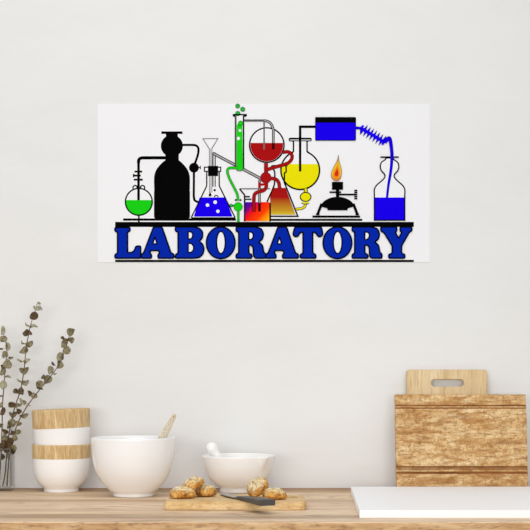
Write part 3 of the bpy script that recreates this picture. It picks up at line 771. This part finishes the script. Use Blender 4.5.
# ------------------------------------------------------------------ standing boards
def old_board():
    Yb = 3.060; Hb = 0.2480; Wb = X(526.6, 3.084) - X(395.9, 3.084); th = 0.022
    ca, rise = 0.0, Hb
    t = thing('cutting_board', (X(461.3, 3.082), Yb, TOP + 0.0015),
              'large weathered brown cutting board with stained grooves, leaning upright in front of a paler board', 'cutting board', (math.radians(-7.5), 0, 0))
    # cross-section along height: front face with grooves; y=0 front, +y back
    g1 = Hh(405.4, 3.09); g2 = Hh(467.6, 3.06); g3 = Hh(473.4, 3.06); g1b = Hh(408.0, 3.09)
    prof = [(0.0, 0.0)]
    marks = []
    for zc, hw, dp in ((g3, 0.0022, 0.0035), (Hh(469.6, 3.06), 0.0006, 0.002), (g2, 0.0014, 0.0035), (g1b, 0.0008, 0.0015), (g1, 0.0012, 0.0018)):
        prof += [(0, zc - hw - 0.0008), (dp, zc - hw), (dp, zc + hw), (0, zc + hw + 0.0008)]; marks.append(zc)
    fine = [prof[0]]
    for a_, b_ in zip(prof, prof[1:]):
        n_ = max(1, int((b_[1] - a_[1]) / 0.006))
        for i in range(1, n_ + 1): fine.append((a_[0] + (b_[0] - a_[0]) * i / n_, a_[1] + (b_[1] - a_[1]) * i / n_))
    n_ = int((Hb - fine[-1][1]) / 0.006)
    z_ = fine[-1][1]
    for i in range(1, n_ + 1): fine.append((0, z_ + (Hb - z_) * i / n_))
    bm = bmesh.new(); nx = 90; rows = []
    for i in range(nx + 1):
        x = -Wb / 2 + Wb * i / nx; row = []
        for j, (y, z) in enumerate(fine):
            yy = y; xx = x; zz_ = z
            if i in (0, nx): yy += 0.0015; xx += (0.0016 * noise.noise(Vector((i, z * 90, 3))))
            if j == len(fine) - 1: yy += 0.0020; zz_ += 0.0014 * noise.noise(Vector((x * 70, 1, 2)))
            yy += 0.0006 * noise.noise(Vector((x * 60, z * 60, 0)))
            row.append(bm.verts.new((xx, yy, zz_)))
        row.append(bm.verts.new((row[-1].co.x, th, Hb - 0.001))); row.append(bm.verts.new((row[0].co.x, th, 0)))
        rows.append(row)
    nf = len(fine)
    for a_, b_ in zip(rows, rows[1:]):
        for j in range(nf + 2):
            k_ = (j + 1) % (nf + 2)
            fc = bm.faces.new((a_[j], b_[j], b_[k_], a_[k_]))
            if j < nf - 1 and (fine[j][0] > 0 or fine[j + 1][0] > 0): fc.material_index = 1
    bm.faces.new(rows[0]); bm.faces.new(rows[-1][::-1])
    obj('board_panel', bm, [m_old, m_groove], t)
old_board()

def pale_board():
    Yt = 3.139
    xa, xb = X(406.8, Yt), X(487.3, Yt); Wb = xb - xa; Hb = 0.3118
    t = thing('cutting_board', ((xa + xb) / 2, 3.113, TOP + 0.001), 'pale cutting board with slot handle standing behind the weathered board', 'cutting board', (math.radians(-4.8), 0, 0))
    out = rounded([(-Wb / 2, 0), (Wb / 2, 0), (Wb / 2, Hb), (-Wb / 2, Hb)], 0.009, 5)
    hz0, hz1 = Hh(386.6, Yt), Hh(379.4, Yt); hx0, hx1 = X(430.9, Yt) - (xa + xb) / 2, X(463.8, Yt) - (xa + xb) / 2
    r = (hz1 - hz0) / 2; cz = (hz0 + hz1) / 2; hole = []
    for i in range(13): a_ = math.pi / 2 - math.pi * i / 12; hole.append((hx1 - r + r * math.cos(a_), cz + r * math.sin(a_)))
    for i in range(13): a_ = -math.pi / 2 - math.pi * i / 12; hole.append((hx0 + r + r * math.cos(a_), cz + r * math.sin(a_)))
    bm = outline_prism(out, hole, 0, 0.015, 0.0015)
    bmesh.ops.transform(bm, matrix=Matrix(((1, 0, 0, 0), (0, 0, 1, 0), (0, 1, 0, 0), (0, 0, 0, 1))), verts=bm.verts)
    obj('board_panel', bm, m_pale, t)
pale_board()

# ------------------------------------------------------------------ glass vase
def vase():
    x0, x1, y0, y1, hh, th = -0.090, 0.0, 0.0, 0.050, 0.108, 0.0022
    X1 = X(15.6, 3.131)
    bm = bmesh.new()
    def loop(a_, z): return [bm.verts.new(p) for p in ((x0 + a_, y0 + a_, z), (x1 - a_, y0 + a_, z), (x1 - a_, y1 - a_, z), (x0 + a_, y1 - a_, z))]
    L0, L1, L2, L3 = loop(0, 0), loop(0, hh), loop(th, hh), loop(th, 0.009)
    bm.faces.new(L0[::-1]); bm.faces.new(L3)
    for A_, B_ in ((L0, L1), (L1, L2), (L2, L3)):
        for i in range(4): bm.faces.new((A_[i], A_[(i + 1) % 4], B_[(i + 1) % 4], B_[i]))
    bevel_all(bm, 0.0009, 1)
    bm.normal_update()
    for fc in bm.faces:
        if max(abs(v) for v in fc.normal) < 0.95: fc.material_index = 1
    o = obj('glass_vase', bm, [m_glass, m_gedge]); o.location = (X1, 3.072, TOP)
    tag(o, 'square clear glass vase holding eucalyptus branches at the left edge', 'vase')
vase()

# ------------------------------------------------------------------ eucalyptus branches
def leaf(bm, c, w_, h_, ang, mi, rnd):
    """a cupped round leaf with slight thickness"""
    nrm_t = rnd.uniform(-0.6, 0.6); yaw = rnd.uniform(-0.6, 0.6); fold = rnd.uniform(0.2, 0.65)
    R = Matrix.Rotation(ang, 3, 'Y') @ Matrix.Rotation(yaw, 3, 'Z') @ Matrix.Rotation(nrm_t, 3, 'X')
    n_ = 12; rings = []
    for s, dep in ((0.0, 0), (0.55, 0.10), (1.0, 0.30)):
        if s == 0: rings.append([bm.verts.new(c + R @ Vector((0, 0.0, 0)))]); continue
        ring = []
        for i in range(n_):
            a_ = 2 * math.pi * i / n_
            k_ = s * (1 + 0.22 * (math.cos(a_ + fold * 9) > 0.95))
            ring.append(bm.verts.new(c + R @ Vector((w_ / 2 * k_ * math.cos(a_), (abs(math.cos(a_)) - 0.5) * fold * w_ * s - dep * min(w_, h_) * 0.5, h_ / 2 * k_ * math.sin(a_)))))
        rings.append(ring)
    back = [[bm.verts.new(v.co + R @ Vector((0, 0.0005, 0))) for v in rg] for rg in rings]
    for rg in (rings, back):
        for i in range(n_):
            j = (i + 1) % n_
            f1 = bm.faces.new((rg[0][0], rg[1][i], rg[1][j])); f2 = bm.faces.new((rg[1][i], rg[2][i], rg[2][j], rg[1][j]))
            f1.material_index = f2.material_index = mi
    for i in range(n_):
        j = (i + 1) % n_
        f1 = bm.faces.new((rings[2][i], back[2][i], back[2][j], rings[2][j])); f1.material_index = mi

def branch(stem_px, leaves, Y0, Y1, seed, label):
    rnd = random.Random(seed)
    base = stem_px[-1]
    bx, by, bz = X(base[0], Y0), Y0, Hh(base[1], Y0)
    t = thing('eucalyptus_branch', (bx, by, TOP + bz), label, 'branch', group='eucalyptus branches in the glass vase')
    def dep(py): 
        u = max(0, min(1, (base[1] - py) / (base[1] - stem_px[0][1]))); return Y0 + (Y1 - Y0) * u
    def P(px, py, dy=0):
        Y = dep(py) + dy; return Vector((X(px, Y) - bx, Y - by, Hh(py, Y) - bz))
    pts = [P(*p) for p in spline(stem_px, 5)]
    n_ = len(pts)
    tw = tube_bm(pts, [0.0007 + 0.0012 * i / n_ for i in range(n_)], 8)
    bm = bmesh.new()
    for (px, py, w_, h_, ang, mi) in leaves:
        dy = rnd.uniform(-0.010, 0.006)
        c_ = P(px, py, dy); s_ = dep(py) / F
        leaf(bm, c_, w_ * s_ * 1.05, h_ * s_ * 1.08, math.radians(ang), mi, rnd)
        near = min(pts, key=lambda p: (p - c_).length)
        if (near - c_).length > 0.002: tube_bm([near, c_], [0.0005, 0.0004], 5, tw)
    obj('foliage', bm, m_leaf, t, True)
    obj('stem', tw, m_stem, t, True)

branch([(37.5, 303), (34.5, 313), (31.5, 322), (28.5, 335), (26, 350), (24, 370), (20.5, 390), (14, 410), (8, 440), (5.5, 470), (3, 485.5)],
       [(39, 303.2, 4, 2.5, 25, 0), (34, 307, 5, 1.8, 60, 0), (39, 308.8, 7.5, 5, -10, 0), (34.3, 315.8, 7.6, 8, 20, 2), (27, 324.8, 6, 2, 40, 0), (33.5, 326.6, 8.5, 3.4, -8, 0),
        (27.8, 333.8, 8.8, 7.4, -15, 2), (22.7, 342.8, 5, 1.8, 50, 0), (29, 344, 8, 5.6, -20, 1), (24.3, 351, 8.6, 8.6, 10, 1), (19.8, 360.8, 6, 2.4, 30, 0), (26.6, 361.2, 7.5, 4, -35, 0),
        (24, 369.9, 9, 7, -5, 1), (19.2, 380.5, 5, 2.5, 35, 0), (25.2, 382.2, 8.2, 5.6, -12, 0), (15.9, 391.6, 5.5, 5, 0, 2), (20.8, 391.8, 6.2, 8, 10, 2), (21.3, 401, 3, 7, -10, 0),
        (11.8, 404.2, 6.8, 6, 20, 2), (17.8, 406, 7.5, 4.5, -20, 1), (12.8, 413.8, 8, 6.5, 0, 1), (11.6, 423.6, 8, 8.8, 20, 1), (18, 432, 6, 5, -10, 1), (8.3, 445, 8.2, 9.5, 15, 2), (12.4, 451, 6, 8, 25, 2)],
       3.098, 3.080, 3, 'tall upright eucalyptus branch between the leftmost and the right-leaning one')
branch([(70.5, 329), (67.5, 343), (63, 356), (57.5, 367), (46, 382), (33, 398), (23, 413), (16, 428), (10.5, 448), (8, 470), (7, 485.8)],
       [(70.6, 331.5, 7.4, 8.2, 10, 1), (70.8, 339.6, 7.6, 6.6, -20, 1), (64.5, 342.6, 6, 9.6, 15, 1), (62.6, 338, 4, 3, 20, 2), (66, 351.2, 8.2, 8.4, 0, 1), (60.3, 357, 7, 8.6, 0, 1), (59.4, 366, 9, 8, -10, 1),
        (53.2, 364, 2.5, 5, -30, 2), (50.6, 369.4, 6, 9, 15, 0), (54.5, 373.5, 5, 2, 10, 0), (48.2, 379.6, 8.6, 8.4, -15, 1), (43, 377.2, 3.4, 5, 20, 2), (40, 384, 7.6, 7.6, -30, 1), (39.4, 388.2, 7, 2.4, 15, 2),
        (34, 396.2, 6.8, 6.4, -10, 1), (29.6, 393, 5, 5.4, 0, 2), (28, 405.3, 6, 1.6, 5, 0), (24.4, 402, 4, 5, 10, 1), (24, 415.4, 8.8, 4.6, -15, 1), (18.8, 411, 6, 5.5, 0, 2), (12.4, 432, 7, 5, 30, 2), (15, 438, 4.5, 6.5, -25, 1), (19, 423, 6, 5, 25, 1), (9.5, 425, 5.5, 7.5, -15, 2), (5.5, 431, 7, 6, 10, 2), (11, 441, 6, 7, 5, 2), (14, 447.5, 5, 6.5, -20, 1), (5, 436, 6, 7, 30, 1), (4, 444, 7, 7, -10, 2), (9, 455, 5, 7, 15, 1)],
       3.090, 3.075, 5, 'right-leaning eucalyptus branch reaching over towards the stacked bowls')
branch([(2.5, 327), (4.5, 338), (7, 348), (6, 360), (5, 372), (4, 386), (2.5, 405), (2, 430), (1, 455), (-1, 484.5)],
       [(2.8, 331, 5.4, 8.6, 0, 0), (3.4, 338.8, 8, 6, 0, 1), (8, 346.4, 6.2, 8.6, 5, 0), (1, 349, 4, 2, 0, 2), (4.9, 355.4, 6.2, 7, -20, 1), (10.6, 357.8, 5, 2.8, -5, 1), (7.4, 364.8, 8.6, 8.6, 5, 1), (3, 372, 6, 9.2, 0, 1),
        (2, 366.5, 3, 4, 0, 2), (8, 376.8, 6, 2.6, 5, 0), (3.3, 384.8, 7.4, 7.8, -10, 0), (1, 396.5, 5, 1.4, -15, 2), (0.8, 405.6, 4, 6, 0, 1), (2.6, 412, 4.6, 8.4, 10, 2), (5.2, 439, 7.4, 7, 10, 1), (6.5, 449, 7, 9, -20, 2), (1, 447, 6, 8, 0, 2), (0.5, 425, 5, 6, 20, 1), (2.5, 456, 5, 7, 10, 2)],
       3.112, 3.105, 9, 'leftmost eucalyptus branch, cut by the left edge of the photo')
